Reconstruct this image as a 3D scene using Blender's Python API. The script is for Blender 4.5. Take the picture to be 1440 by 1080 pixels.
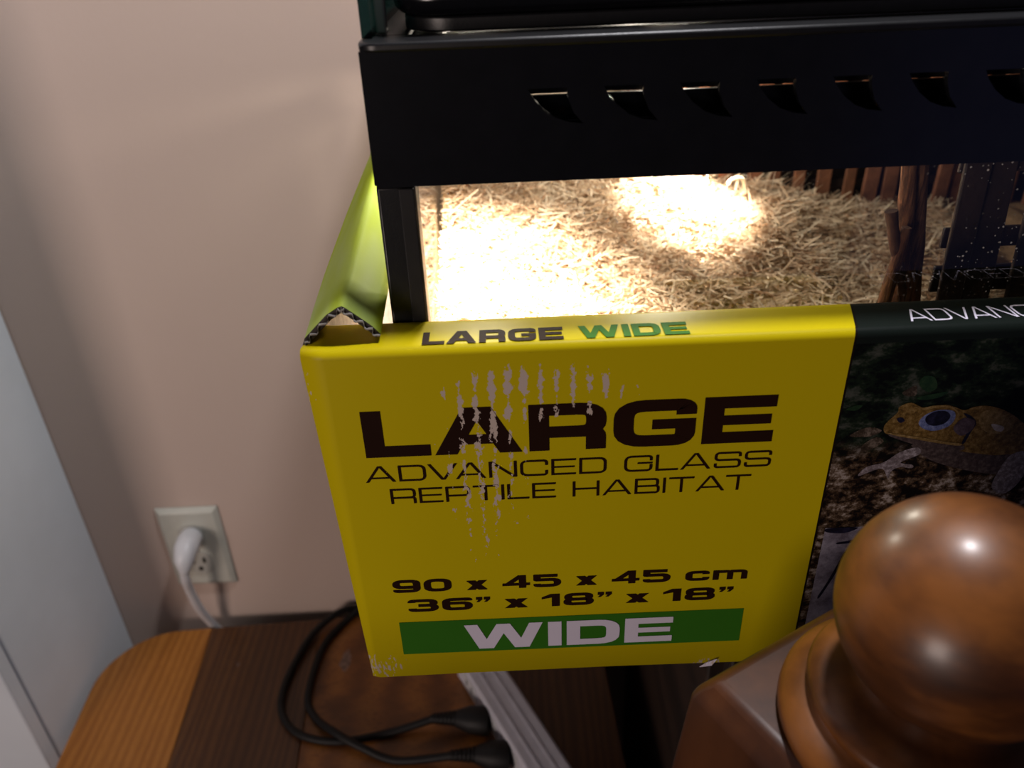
import bpy, bmesh, math, random
import numpy as np
from mathutils import Matrix, Vector
from mathutils.geometry import tessellate_polygon

for o in list(bpy.data.objects):
    bpy.data.objects.remove(o, do_unlink=True)
SC = bpy.context.scene
COL = SC.collection
random.seed(4)
rng = np.random.default_rng(7)

# ------------------------------------------------------------------ camera
PITCH, ROLL, FPX = math.radians(30.6), math.radians(2.4), 1130.0
cp, sp = math.cos(PITCH), math.sin(PITCH)
Fv = Vector((0, cp, -sp)); R0 = Vector((1, 0, 0)); U0 = Vector((0, sp, cp))
Rv = math.cos(ROLL) * R0 - math.sin(ROLL) * U0
Uv = math.sin(ROLL) * R0 + math.cos(ROLL) * U0
cam = bpy.data.cameras.new('camera'); camo = bpy.data.objects.new('camera', cam); COL.objects.link(camo)
cam.sensor_width = 36.0; cam.lens = FPX / 1440 * 36.0
cam.clip_start = 0.01; cam.clip_end = 30
m = Matrix.Identity(4)
for i in range(3):
    m[i][0] = Rv[i]; m[i][1] = Uv[i]; m[i][2] = -Fv[i]
m[0][3], m[1][3], m[2][3] = 0, 0, 1.40
camo.matrix_world = m
cam.dof.use_dof = True; cam.dof.focus_distance = 0.40; cam.dof.aperture_fstop = 8.0
SC.camera = camo

# ------------------------------------------------------------------ world, lights, exposure
W = bpy.data.worlds.new('world'); SC.world = W; W.use_nodes = True
W.node_tree.nodes['Background'].inputs[0].default_value = (0.75, 0.72, 0.90, 1)
W.node_tree.nodes['Background'].inputs[1].default_value = 0.035
SC.view_settings.view_transform = 'Standard'; SC.view_settings.look = 'None'
SC.view_settings.exposure = 0.0; SC.view_settings.gamma = 1.0; SC.view_settings.use_curve_mapping = False


def light(name, kind, loc, energy, color, size=0.05, aim=None, **kw):
    d = bpy.data.lights.new(name, kind); d.energy = energy; d.color = color
    if kind == 'AREA':
        d.size = size
    else:
        d.shadow_soft_size = size
    for k, v in kw.items():
        setattr(d, k, v)
    o = bpy.data.objects.new(name, d); COL.objects.link(o); o.location = loc
    if aim is not None:
        o.rotation_euler = (Vector(aim) - Vector(loc)).to_track_quat('-Z', 'Y').to_euler()
    return o


light('ceiling_lamp', 'POINT', (0.15, 0.395, 1.92), 20, (0.98, 0.96, 1.0), 0.035)
light('room_lamp', 'AREA', (-1.25, -1.15, 1.22), 14.0, (1.0, 0.82, 0.74), 0.5, aim=(-0.25, 0.71, 1.2))
light('screen_glow', 'AREA', (1.2, -0.9, 0.9), 0.25, (0.25, 0.3, 1.0), 0.9, aim=(0.2, 0.3, 1.15))


# ------------------------------------------------------------------ material helpers
class N:
    def __init__(s, name):
        s.m = bpy.data.materials.new(name); s.m.use_nodes = True
        s.t = s.m.node_tree; s.t.nodes.clear()
        s.out = s.t.nodes.new('ShaderNodeOutputMaterial')

    def n(s, typ, ins=None, **kw):
        nd = s.t.nodes.new(typ)
        for k, v in kw.items():
            setattr(nd, k, v)
        for k, v in (ins or {}).items():
            s.set(nd, k, v)
        return nd

    def set(s, nd, k, v):
        sock = nd.inputs[k]
        if isinstance(v, bpy.types.NodeSocket):
            s.t.links.new(v, sock)
        elif isinstance(v, bpy.types.Node):
            s.t.links.new(v.outputs[0], sock)
        else:
            if isinstance(v, (tuple, list)) and len(v) == 3 and sock.type == 'RGBA':
                v = (*v, 1)
            sock.default_value = v

    def mth(s, op, a, b=0.0, c=0.0):
        nd = s.n('ShaderNodeMath', operation=op)
        for i, v in enumerate((a, b, c)):
            s.set(nd, i, v)
        return nd.outputs[0]

    def mix(s, fac, a, b):
        nd = s.n('ShaderNodeMix', data_type='RGBA')
        s.set(nd, 0, fac); s.set(nd, 6, a); s.set(nd, 7, b)
        return nd.outputs[2]

    def obj(s):
        return s.n('ShaderNodeTexCoord').outputs['Object']

    def pos(s):
        return s.n('ShaderNodeNewGeometry').outputs['Position']

    def xyz(s, v):
        nd = s.n('ShaderNodeSeparateXYZ', {0: v})
        return nd.outputs[0], nd.outputs[1], nd.outputs[2]

    def scale(s, v, sc, rot=(0, 0, 0)):
        return s.n('ShaderNodeMapping', {0: v, 'Scale': sc, 'Rotation': rot}).outputs[0]

    def noise(s, v, sc, det=3.0, rough=0.55):
        return s.n('ShaderNodeTexNoise', {'Vector': v, 'Scale': sc, 'Detail': det, 'Roughness': rough}).outputs[0]

    def ramp(s, f, *stops):
        nd = s.n('ShaderNodeValToRGB', {0: f})
        e = nd.color_ramp.elements
        while len(e) < len(stops):
            e.new(0.5)
        for el, (p, c) in zip(e, stops):
            el.position = p; el.color = (*c, 1) if not isinstance(c, float) else (c, c, c, 1)
        return nd.outputs[0]

    def bump(s, h, st=0.3, d=0.001):
        return s.n('ShaderNodeBump', {'Height': h, 'Strength': st, 'Distance': d}).outputs[0]

    def bsdf(s, color, rough=0.5, spec=0.5, normal=None, **kw):
        b = s.n('ShaderNodeBsdfPrincipled', {'Base Color': color, 'Roughness': rough, 'Specular IOR Level': spec})
        if normal is not None:
            s.set(b, 'Normal', normal)
        for k, v in kw.items():
            s.set(b, k, v)
        return b

    def done(s, sh):
        s.t.links.new(sh.outputs[0] if isinstance(sh, bpy.types.Node) else sh, s.out.inputs[0]); return s.m


def plain(name, col, rough=0.5, spec=0.5, var=0.12, sc=60.0, bump=0.0, **kw):
    g = N(name); o = g.obj()
    f = g.noise(o, sc)
    lo = tuple(c * (1 - var) for c in col); hi = tuple(min(1, c * (1 + var)) for c in col)
    c = g.ramp(f, (0.3, lo), (0.7, hi))
    nm = g.bump(g.noise(o, sc * 5), bump, 0.001) if bump else None
    return g.done(g.bsdf(c, rough, spec, nm, **kw))


def wood(name, dark, mid, lite, rough=0.35, sc=(14, 1.2, 14), coat=0.0, rot=(0, 0, 0)):
    g = N(name); v = g.scale(g.obj(), sc, rot)
    d = g.noise(v, 3.0, 4, 0.6)
    w = g.n('ShaderNodeTexWave', {'Vector': v, 'Scale': 1.3, 'Distortion': 6.0, 'Detail': 3.0, 'Detail Scale': 1.2}, wave_type='BANDS').outputs[1]
    f = g.mth('ADD', g.mth('MULTIPLY', w, 0.45), g.mth('MULTIPLY', d, 0.65))
    c = g.ramp(f, (0.25, dark), (0.52, mid), (0.8, lite))
    pores = g.noise(g.scale(g.obj(), tuple(k * 9 for k in sc), rot), 4.0, 2)
    c = g.mix(g.ramp(pores, (0.35, 0.55), (0.5, 0.0)), c, dark)
    return g.done(g.bsdf(c, rough, 0.5, g.bump(f, 0.06, 0.001), **{'Coat Weight': coat, 'Coat Roughness': 0.12}))


def glass(name, tint=(0.94, 0.98, 0.96), dust=False):
    g = N(name)
    tr = g.n('ShaderNodeBsdfTransparent', {0: tint}); gl = g.n('ShaderNodeBsdfGlossy', {0: (1, 1, 1), 'Roughness': 0.01})
    fr = g.n('ShaderNodeFresnel', {'IOR': 1.45})
    front = g.mth('SUBTRACT', 1.0, g.n('ShaderNodeNewGeometry').outputs['Backfacing'])
    s = g.n('ShaderNodeMixShader', {0: g.mth('MULTIPLY', fr.outputs[0], front), 1: tr, 2: gl})
    if dust:
        vo = g.n('ShaderNodeTexVoronoi', {'Vector': g.pos(), 'Scale': 330.0})
        size = g.mth('MULTIPLY', g.noise(g.pos(), 900.0, 0), 0.24)
        spk = g.mth('LESS_THAN', vo.outputs['Distance'], g.mth('SUBTRACT', size, 0.015))
        den = g.ramp(g.noise(g.pos(), 25.0, 2), (0.42, 0.0), (0.6, 0.8))
        df = g.n('ShaderNodeBsdfDiffuse', {0: (0.8, 0.76, 0.7)})
        s = g.n('ShaderNodeMixShader', {0: g.mth('MULTIPLY', spk, den), 1: s, 2: df})
    return g.done(s)


M = {}
# wall paint with faint roller texture
g = N('wall_paint'); o = g.pos()
M['wall'] = g.done(g.bsdf(g.ramp(g.noise(o, 3.0), (0.3, (0.54, 0.425, 0.365)), (0.7, (0.57, 0.45, 0.385))), 0.55, 0.3,
                          g.bump(g.noise(o, 260.0, 2), 0.12, 0.001)))
M['white_paint'] = plain('white_paint', (0.70, 0.76, 0.82), 0.45, 0.4, 0.05, 9, 0.05)
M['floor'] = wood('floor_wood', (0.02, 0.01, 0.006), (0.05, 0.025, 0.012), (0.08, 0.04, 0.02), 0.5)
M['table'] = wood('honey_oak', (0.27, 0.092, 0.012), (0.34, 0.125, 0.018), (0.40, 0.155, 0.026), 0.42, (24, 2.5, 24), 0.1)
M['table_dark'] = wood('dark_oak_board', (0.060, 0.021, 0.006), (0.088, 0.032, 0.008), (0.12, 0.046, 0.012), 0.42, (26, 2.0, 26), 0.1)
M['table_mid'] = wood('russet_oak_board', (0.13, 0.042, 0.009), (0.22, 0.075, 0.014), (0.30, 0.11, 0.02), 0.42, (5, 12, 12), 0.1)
g = N('turned_maple'); v_ = g.scale(g.obj(), (7, 7, 16))
f = g.noise(v_, 2.0, 5, 0.6)
c = g.ramp(f, (0.30, (0.015, 0.004, 0.0015)), (0.5, (0.068, 0.021, 0.005)), (0.68, (0.20, 0.068, 0.013)))
M['post'] = g.done(g.bsdf(c, 0.42, 0.35, None, **{'Coat Weight': 0.3, 'Coat Roughness': 0.24}))
g = N('dark_block_wood'); f = g.noise(g.scale(g.obj(), (9, 9, 2)), 2.0, 5, 0.6)  # square block of the post, darker brown than the turned part
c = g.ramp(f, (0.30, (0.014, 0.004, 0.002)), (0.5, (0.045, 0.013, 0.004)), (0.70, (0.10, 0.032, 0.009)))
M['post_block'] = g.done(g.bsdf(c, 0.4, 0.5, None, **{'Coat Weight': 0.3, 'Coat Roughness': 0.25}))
M['dark_wood'] = wood('dark_stand_wood', (0.010, 0.006, 0.004), (0.018, 0.010, 0.007), (0.03, 0.016, 0.01), 0.5)
M['black'] = plain('black_plastic', (0.006, 0.006, 0.007), 0.38, 0.45, 0.2, 200, 0.06)
M['blackgloss'] = plain('black_gloss_plastic', (0.004, 0.004, 0.0055), 0.24, 0.5, 0.2, 90)
M['seal'] = plain('black_seal', (0.014, 0.013, 0.014), 0.6, 0.3)
M['glass'] = glass('clear_glass', (0.97, 0.985, 0.98))
M['frontglass'] = glass('dusty_door_glass', (0.97, 0.985, 0.98), True)
M['teal'] = glass('green_edge_glass', (0.12, 0.22, 0.22))
M['cable'] = plain('black_cable_rubber', (0.008, 0.007, 0.007), 0.55, 0.3)
M['white_plastic'] = plain('white_plastic', (0.62, 0.62, 0.64), 0.4, 0.5, 0.06)
M['strip'] = plain('power_strip_plastic', (0.62, 0.61, 0.68), 0.45, 0.4, 0.06)
M['almond'] = plain('plate_plastic', (0.50, 0.50, 0.44), 0.4, 0.5, 0.05)
M['socket'] = plain('socket_plastic', (0.40, 0.39, 0.35), 0.4, 0.4, 0.08)
M['slot'] = plain('slot_dark', (0.015, 0.012, 0.01), 0.7, 0.2)
M['metal'] = plain('lamp_metal', (0.5, 0.5, 0.5), 0.35, 0.5, 0.1, Metallic=0.9)
# wood shavings
g = N('aspen_shavings')
ri = g.n('ShaderNodeNewGeometry').outputs['Random Per Island']
c = g.ramp(ri, (0.0, (0.38, 0.22, 0.13)), (0.15, (0.58, 0.42, 0.29)), (0.5, (0.72, 0.58, 0.43)), (1.0, (0.82, 0.72, 0.58)))
d1 = g.bsdf(c, 0.7, 0.2); d2 = g.n('ShaderNodeBsdfTranslucent', {0: c})
M['shavings'] = g.done(g.n('ShaderNodeMixShader', {0: 0.45, 1: d1, 2: d2}))
M['bed'] = plain('packed_shavings', (0.42, 0.27, 0.15), 0.9, 0.1, 0.35, 130, 0.8)
g = N('stick_bark'); v_ = g.scale(g.obj(), (420, 420, 45)); f = g.noise(v_, 1.0, 5, 0.65)
M['bark'] = g.done(g.bsdf(g.ramp(f, (0.34, (0.025, 0.010, 0.006)), (0.5, (0.10, 0.042, 0.02)), (0.68, (0.21, 0.095, 0.045))), 0.75, 0.2, g.bump(f, 0.9, 0.002)))
M['darkbark'] = plain('dark_stick_bark', (0.05, 0.022, 0.013), 0.7, 0.2, 0.4, 55, 0.5)
M['slat'] = plain('willow_slat', (0.15, 0.062, 0.034), 0.7, 0.2, 0.4, 60, 0.4)
M['darkslat'] = plain('dark_willow_slat', (0.022, 0.012, 0.010), 0.6, 0.3, 0.4, 60, 0.4)
M['chip'] = plain('wood_chip', (0.42, 0.19, 0.09), 0.8, 0.2, 0.3, 80)
M['sealant'] = plain('clear_sealant', (0.45, 0.44, 0.36), 0.5, 0.3)
M['smudge'] = plain('dried_paint', (0.22, 0.14, 0.11), 0.7, 0.2, 0.6, 200)
M['curl'] = plain('pale_wood_curl', (0.75, 0.64, 0.48), 0.6, 0.3, 0.1)


def scuff(g):
    """worn-off ink: vertical rows of rub marks over the old lettering plus crumpled corners, in world metres"""
    p = g.pos(); x, y, z = g.xyz(p)
    fx = g.mth('ABSOLUTE', g.mth('SUBTRACT', g.mth('FRACT', g.mth('MULTIPLY', g.mth('ADD', x, 0.2), 1 / 0.0072)), 0.5))
    vn = g.noise(g.scale(p, (140, 140, 170)), 1.0, 4, 0.65)
    wid = g.mth('MULTIPLY', g.mth('SUBTRACT', vn, 0.38), 1.15)
    colm = g.mth('LESS_THAN', fx, wid)

    def blob(cx, cz, rx, rz):
        a = g.mth('DIVIDE', g.mth('SUBTRACT', x, cx), rx); b = g.mth('DIVIDE', g.mth('SUBTRACT', z, cz), rz)
        q = g.mth('ADD', g.mth('MULTIPLY', a, a), g.mth('MULTIPLY', b, b))
        return g.mth('MAXIMUM', g.mth('SUBTRACT', 1.0, q), 0.0)
    region = g.mth('ADD', blob(0.012, 1.216, 0.052, 0.017), g.mth('MULTIPLY', blob(-0.014, 1.175, 0.026, 0.068), 0.62))
    brk = g.noise(g.scale(p, (300, 300, 150)), 1.0, 3, 0.7)
    keep = g.mth('GREATER_THAN', g.mth('ADD', g.mth('MULTIPLY', brk, 0.9), g.mth('MULTIPLY', region, 0.42)), 0.66)
    rows = g.mth('MULTIPLY', g.mth('MULTIPLY', colm, keep), g.mth('GREATER_THAN', region, 0.03))
    crn = g.mth('ADD', g.mth('ADD', blob(-0.083, 1.043, 0.022, 0.012), blob(-0.092, 1.222, 0.006, 0.012)), blob(0.1, 1.036, 0.012, 0.004))
    cr = g.n('ShaderNodeTexNoise', {'Vector': g.scale(p, (700, 700, 240), (0, 0.5, 0)), 'Scale': 1.0, 'Detail': 3.0}).outputs[0]
    crm = g.mth('GREATER_THAN', g.mth('ADD', cr, g.mth('MULTIPLY', crn, 0.18)), 0.70)
    crm = g.mth('MULTIPLY', crm, g.mth('GREATER_THAN', crn, 0.02))
    return g.mth('MINIMUM', g.mth('ADD', rows, crm), 1.0)


PAPER = (0.60, 0.50, 0.44)


def ink(name, col, rough=0.6):
    g = N(name)
    c = g.mix(g.noise(g.pos(), 40.0), tuple(k * 0.94 for k in col), tuple(min(1, k * 1.06) for k in col))
    return g.done(g.bsdf(g.mix(scuff(g), c, PAPER), rough, 0.08))


YEL = (0.62, 0.50, 0.003)
# carton print: yellow panel, then the dark photograph with leaf litter at its foot
g = N('carton_print'); p = g.pos(); x, y, z = g.xyz(p)
f = g.noise(p, 6.0)
yel = g.mix(f, tuple(k * 0.96 for k in YEL), YEL)
yel = g.mix(scuff(g), yel, PAPER)
n1 = g.noise(g.scale(p, (1, 1, 1.6)), 70.0, 5, 0.7)
night = g.ramp(n1, (0.45, (0.003, 0.004, 0.004)), (0.55, (0.010, 0.018, 0.010)), (0.66, (0.06, 0.065, 0.055)))
n2 = g.noise(g.scale(p, (1, 1, 1.3)), 130.0, 5, 0.72)
soil = g.ramp(n2, (0.44, (0.006, 0.004, 0.004)), (0.51, (0.045, 0.026, 0.014)), (0.57, (0.13, 0.09, 0.06)), (0.64, (0.36, 0.31, 0.28)))
lo = g.mth('ADD', z, g.mth('MULTIPLY', g.mth('SUBTRACT', g.noise(p, 30.0, 3), 0.5), 0.03))
gm = g.ramp(g.mth('MULTIPLY', g.mth('SUBTRACT', lo, 1.10), 10.0), (0.70, 1.0), (0.85, 0.0))
pic = g.mix(gm, night, soil)
top = g.mth('GREATER_THAN', z, 1.2335)
pic = g.mix(top, pic, (0.008, 0.012, 0.010))
bd = g.mth('ADD', 0.1495, g.mth('MULTIPLY', g.mth('SUBTRACT', y, 0.31), 0.28))
isp = g.mth('GREATER_THAN', x, bd)
edge = g.mth('LESS_THAN', g.mth('ABSOLUTE', g.mth('SUBTRACT', x, g.mth('ADD', bd, 0.0004))), 0.0005)
colr = g.mix(edge, g.mix(isp, yel, pic), (0.01, 0.006, 0.004))
flute = g.n('ShaderNodeTexWave', {'Vector': g.scale(p, (0, 0, 1)), 'Scale': 60.0, 'Distortion': 0.4}, bands_direction='Z').outputs[1]
rel = g.mth('ADD', g.mth('MULTIPLY', g.noise(p, 300.0, 3), 0.6), g.mth('MULTIPLY', flute, 0.10))
M['carton'] = g.done(g.bsdf(colr, 0.42, 0.12, g.bump(rel, 0.12, 0.0006)))
# the crushed side of the carton: print faded to white, lime glow painted in
g = N('carton_side_print_glow'); p = g.pos(); x, y, z = g.xyz(p)
n = g.noise(g.scale(p, (60, 9, 20)), 1.0, 4, 0.6)
base = g.mix(n, (0.34, 0.46, 0.004), (0.44, 0.56, 0.012))
band = g.ramp(g.noise(g.scale(p, (30, 5, 12)), 1.0, 3), (0.50, 0.0), (0.70, 0.6))
c = g.mix(band, base, (0.48, 0.56, 0.38))
M['cartonside'] = g.done(g.bsdf(c, 0.6, 0.12, g.bump(g.noise(p, 120.0, 3), 0.15, 0.001)))
M['kraft'] = plain('torn_corrugated_edge', (0.05, 0.04, 0.035), 0.9, 0.1, 0.5, 300)
M['liner'] = plain('grey_liner_paper', (0.30, 0.28, 0.26), 0.9, 0.1, 0.2, 200)
M['ink_dark'] = ink('dark_brown_ink', (0.020, 0.007, 0.004))
M['ink_green'] = ink('green_ink', (0.035, 0.16, 0.012))
M['ink_white'] = ink('white_ink', (0.72, 0.68, 0.82))


def printed(name, a, b, c, sc):
    g = N(name); p = g.pos()
    n = g.noise(p, sc, 8, 0.8)
    return g.done(g.bsdf(g.ramp(n, (0.36, a), (0.5, b), (0.63, c)), 0.34, 0.4))


M['toad'] = printed('toad_skin_print', (0.040, 0.020, 0.004), (0.15, 0.085, 0.018), (0.30, 0.20, 0.075), 380)
M['toad_tan'] = printed('toad_tan_print', (0.11, 0.065, 0.015), (0.22, 0.14, 0.045), (0.34, 0.24, 0.11), 420)
M['toad_under'] = printed('toad_belly_print', (0.025, 0.016, 0.014), (0.06, 0.042, 0.04), (0.13, 0.10, 0.09), 420)
M['toad_limb'] = printed('toad_limb_print', (0.09, 0.07, 0.075), (0.18, 0.15, 0.16), (0.40, 0.36, 0.40), 480)
M['toad_ring'] = printed('toad_eye_ring_print', (0.05, 0.065, 0.16), (0.12, 0.15, 0.32), (0.24, 0.28, 0.50), 420)
M['toad_dark'] = printed('toad_dark_print', (0.004, 0.004, 0.008), (0.008, 0.008, 0.022), (0.02, 0.02, 0.05), 300)
M['toad_ear'] = printed('toad_ear_print', (0.035, 0.022, 0.03), (0.08, 0.055, 0.07), (0.13, 0.10, 0.13), 300)
M['toad_pale'] = printed('toad_pale_print', (0.28, 0.24, 0.24), (0.42, 0.37, 0.36), (0.55, 0.5, 0.5), 500)
M['leaf_print'] = printed('leaf_print', (0.006, 0.016, 0.008), (0.012, 0.035, 0.013), (0.025, 0.05, 0.02), 150)
M['litter_print'] = printed('litter_print', (0.015, 0.010, 0.006), (0.05, 0.036, 0.024), (0.20, 0.16, 0.13), 260)
M['inset'] = printed('inset_picture_print', (0.12, 0.10, 0.13), (0.26, 0.24, 0.30), (0.40, 0.38, 0.46), 70)


# ------------------------------------------------------------------ mesh helpers
class MB:
    def __init__(s):
        s.v = []; s.f = []

    def add(s, v, f):
        k = len(s.v); s.v += [tuple(a) for a in v]; s.f += [tuple(i + k for i in q) for q in f]; return s

    def box(s, x0, x1, y0, y1, z0, z1):
        return s.add([(x0, y0, z0), (x1, y0, z0), (x1, y1, z0), (x0, y1, z0), (x0, y0, z1), (x1, y0, z1), (x1, y1, z1), (x0, y1, z1)],
                     [(0, 3, 2, 1), (4, 5, 6, 7), (0, 1, 5, 4), (1, 2, 6, 5), (2, 3, 7, 6), (3, 0, 4, 7)])

    def prism(s, pts, z0, z1):
        n = len(pts)
        return s.add([(a, b, z0) for a, b in pts] + [(a, b, z1) for a, b in pts],
                     [tuple(range(n))[::-1], tuple(range(n, 2 * n))] + [(i, (i + 1) % n, n + (i + 1) % n, n + i) for i in range(n)])

    def lathe(s, prof, c, seg=48):
        n = len(prof); v = []
        for r, z in prof:
            for k in range(seg):
                a = 2 * math.pi * k / seg
                v.append((c[0] + r * math.cos(a), c[1] + r * math.sin(a), z))
        f = [(i * seg + k, i * seg + (k + 1) % seg, (i + 1) * seg + (k + 1) % seg, (i + 1) * seg + k) for i in range(n - 1) for k in range(seg)]
        f += [tuple(range(seg))[::-1], tuple(range((n - 1) * seg, n * seg))]
        return s.add(v, f)

    def tube(s, pts, rad, seg=12, flat=1.0):
        pts = [Vector(p) for p in pts]; n = len(pts); v = []
        rr = rad if isinstance(rad, (list, tuple)) else [rad] * n
        up = None
        for i, p in enumerate(pts):
            t = (pts[min(i + 1, n - 1)] - pts[max(i - 1, 0)]).normalized()
            if up is None:
                up = Vector((0, 0, 1)) if abs(t.z) < 0.9 else Vector((1, 0, 0))
            up = (up - t * up.dot(t)).normalized(); sd = t.cross(up)
            for k in range(seg):
                a = 2 * math.pi * k / seg
                v.append(p + sd * math.cos(a) * rr[i] + up * math.sin(a) * rr[i] * flat)
        f = [(i * seg + k, i * seg + (k + 1) % seg, (i + 1) * seg + (k + 1) % seg, (i + 1) * seg + k) for i in range(n - 1) for k in range(seg)]
        f += [tuple(range(seg))[::-1], tuple(range((n - 1) * seg, n * seg))]
        return s.add(v, f)

    def build(s, name, mat, root=None, smooth=False, bevel=0.0, seg=2, label=None, cat=None, group=None, kind=None, base=None, autos=None):
        off = root_base(root) if root is not None else (base or (0, 0, 0))
        me = bpy.data.meshes.new(name)
        me.from_pydata([(a - off[0], b - off[1], c - off[2]) for a, b, c in s.v], [], s.f)
        bm = bmesh.new(); bm.from_mesh(me); bmesh.ops.recalc_face_normals(bm, faces=bm.faces); bm.to_mesh(me); bm.free()
        for mm in (mat if isinstance(mat, list) else [mat]):
            me.materials.append(mm)
        ob = bpy.data.objects.new(name, me); COL.objects.link(ob)
        if root is not None:
            ob.parent = root
        else:
            ob.location = off
        if smooth or bevel:
            me.polygons.foreach_set('use_smooth', [True] * len(me.polygons))
            if not smooth or autos:
                me.set_sharp_from_angle(angle=math.radians(autos or 35))
        if bevel:
            b = ob.modifiers.new('bevel', 'BEVEL'); b.width = bevel; b.segments = seg; b.limit_method = 'ANGLE'; b.harden_normals = False
        tag(ob, label, cat, group, kind)
        return ob


def root_base(o):
    b = Vector((0, 0, 0))
    while o is not None:
        b += Vector(o.location); o = o.parent
    return b


def tag(o, label=None, cat=None, group=None, kind=None):
    for k, v in (('label', label), ('category', cat), ('group', group), ('kind', kind)):
        if v:
            o[k] = v


def thing(name, label, cat, loc, group=None):
    o = bpy.data.objects.new(name, None); COL.objects.link(o); o.location = loc; o.empty_display_size = 0.03
    tag(o, label, cat, group); return o


def arc(cx, cy, r, a0, a1, n=8):
    return [(cx + r * math.cos(math.radians(a0 + (a1 - a0) * i / n)), cy + r * math.sin(math.radians(a0 + (a1 - a0) * i / n))) for i in range(n + 1)]


def crom(pts, n=8, closed=False):
    P = [Vector(p) for p in pts]; out = []; L = len(P)
    rg = range(L) if closed else range(L - 1)
    for i in rg:
        g_ = (lambda k: P[k % L]) if closed else (lambda k: P[min(max(k, 0), L - 1)])
        a, b, c, d = g_(i - 1), g_(i), g_(i + 1), g_(i + 2)
        for k in range(n):
            t = k / n
            out.append(0.5 * ((2 * b) + (c - a) * t + (2 * a - 5 * b + 4 * c - d) * t * t + (3 * b - a - 3 * c + d) * t ** 3))
    if not closed:
        out.append(P[-1])
    return out


# ------------------------------------------------------------------ room
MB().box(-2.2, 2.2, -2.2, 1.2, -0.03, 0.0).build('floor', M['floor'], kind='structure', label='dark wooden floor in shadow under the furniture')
MB().box(-2.2, 2.2, 0.71, 0.80, 0, 2.5).build('wall_back', M['wall'], kind='structure', label='pinkish beige painted wall behind the terrarium')
MB().box(-0.48, 2.2, 0.698, 0.71, 0, 0.1).build('baseboard_back', M['white_paint'], kind='structure', bevel=0.003)

cb = thing('tall_cupboard', 'tall white painted cupboard standing against the pink wall', 'cupboard', (-0.74, 0.62, 0))
MB().box(-0.505, -0.487, 0.536, 0.7095, 0, 2.3).build('side_panel', M['white_paint'], cb, bevel=0.0015)
MB().box(-0.565, -0.4885, 0.518, 0.5345, 0, 2.3).build('face_frame', M['white_paint'], cb, bevel=0.002)
MB().box(-1.0, -0.566, 0.522, 0.5365, 0.08, 2.29).build('door', M['white_paint'], cb, bevel=0.002)
MB().box(-1.0, -0.506, 0.538, 0.7095, 2.27, 2.3).build('top_panel', M['white_paint'], cb)
MB().box(-1.018, -1.0, 0.536, 0.7095, 0, 2.3).build('side_panel', M['white_paint'], cb)
MB().box(-1.0, -0.566, 0.56, 0.575, 0, 0.08).build('plinth', M['white_paint'], cb)

# wall outlet
wo = thing('wall_outlet', 'ivory duplex wall outlet plate on the pink wall', 'outlet', (-0.369, 0.71, 0.782))
zc, xc = 0.782, -0.3695
pl = MB()
a = [(-0.035, -0.0575), (0.035, -0.0575), (0.035, 0.0575), (-0.035, 0.0575)]
b_ = [(-0.0295, -0.052), (0.0295, -0.052), (0.0295, 0.052), (-0.0295, 0.052)]
pl.add([(xc + i, 0.7099, zc + k) for i, k in a] + [(xc + i, 0.7075, zc + k) for i, k in a] + [(xc + i, 0.7035, zc + k) for i, k in b_],
       [(0, 1, 5, 4), (1, 2, 6, 5), (2, 3, 7, 6), (3, 0, 4, 7), (4, 5, 9, 8), (5, 6, 10, 9), (6, 7, 11, 10), (7, 4, 8, 11), (8, 9, 10, 11), (3, 2, 1, 0)])
pl.build('plate', M['almond'], wo, bevel=0.0012)
for dz in (0.0195, -0.0195):
    sk = MB()
    pts = [(xc + q[0], zc + dz + q[1]) for q in arc(0, 0, 0.0170, 35, 145, 6) + arc(0, 0, 0.0170, 215, 325, 6)]
    n_ = len(pts)
    sk.add([(q[0], 0.7034, q[1]) for q in pts] + [(q[0], 0.7022, q[1]) for q in pts],
           [tuple(range(n_)), tuple(range(n_, 2 * n_))[::-1]] + [(i, (i + 1) % n_, n_ + (i + 1) % n_, n_ + i) for i in range(n_)])
    s_ = sk.build('socket', M['socket'], wo)
    if dz < 0:
        for dx, hh in ((-0.0063, 0.0045), (0.0063, 0.0037)):
            MB().box(xc + dx - 0.0014, xc + dx + 0.0014, 0.7015, 0.7021, zc + dz + 0.004 - hh, zc + dz + 0.004 + hh).build('slot', M['slot'], s_)
        t_ = MB(); t_.add([(xc + q[0], yy, zc + dz - 0.0085 + q[1]) for yy in (0.7015, 0.7021) for q in arc(0, 0, 0.0028, 0, 330, 10)],
                          [tuple(range(11)), tuple(range(11, 22))] + [(i, (i + 1) % 11, 11 + (i + 1) % 11, 11 + i) for i in range(11)])
        t_.build('slot', M['slot'], s_)
t_ = MB().tube([(xc, 0.7036, zc), (xc, 0.7024, zc)], 0.0035, 12)
t_.build('screw', M['metal'], wo, smooth=True, autos=40)

wc = thing('charger_cable', 'white power cord plugged into the ivory wall outlet', 'cord', (xc, 0.700, zc + 0.0195))
pb = MB().tube([(xc + 0.001, 0.7018, zc + 0.0205), (xc + 0.002, 0.690, zc + 0.024), (xc + 0.003, 0.677, zc + 0.024), (xc + 0.002, 0.667, zc + 0.015), (xc + 0.0008, 0.664, zc + 0.003)],
               [0.0120, 0.0130, 0.0128, 0.0105, 0.0058], 16)
pb.build('plug', M['white_plastic'], wc, smooth=True, autos=50)
path = crom([(xc + 0.0008, 0.664, zc + 0.007), (xc - 0.001, 0.6645, zc - 0.008), (xc - 0.0035, 0.670, zc - 0.031), (xc - 0.0043, 0.680, zc - 0.0725), (xc - 0.0015, 0.693, zc - 0.1115), (xc + 0.004, 0.7025, zc - 0.150), (xc + 0.010, 0.7035, zc - 0.25), (xc + 0.012, 0.7030, zc - 0.50), (xc + 0.012, 0.690, 0.02)], 8)
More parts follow.
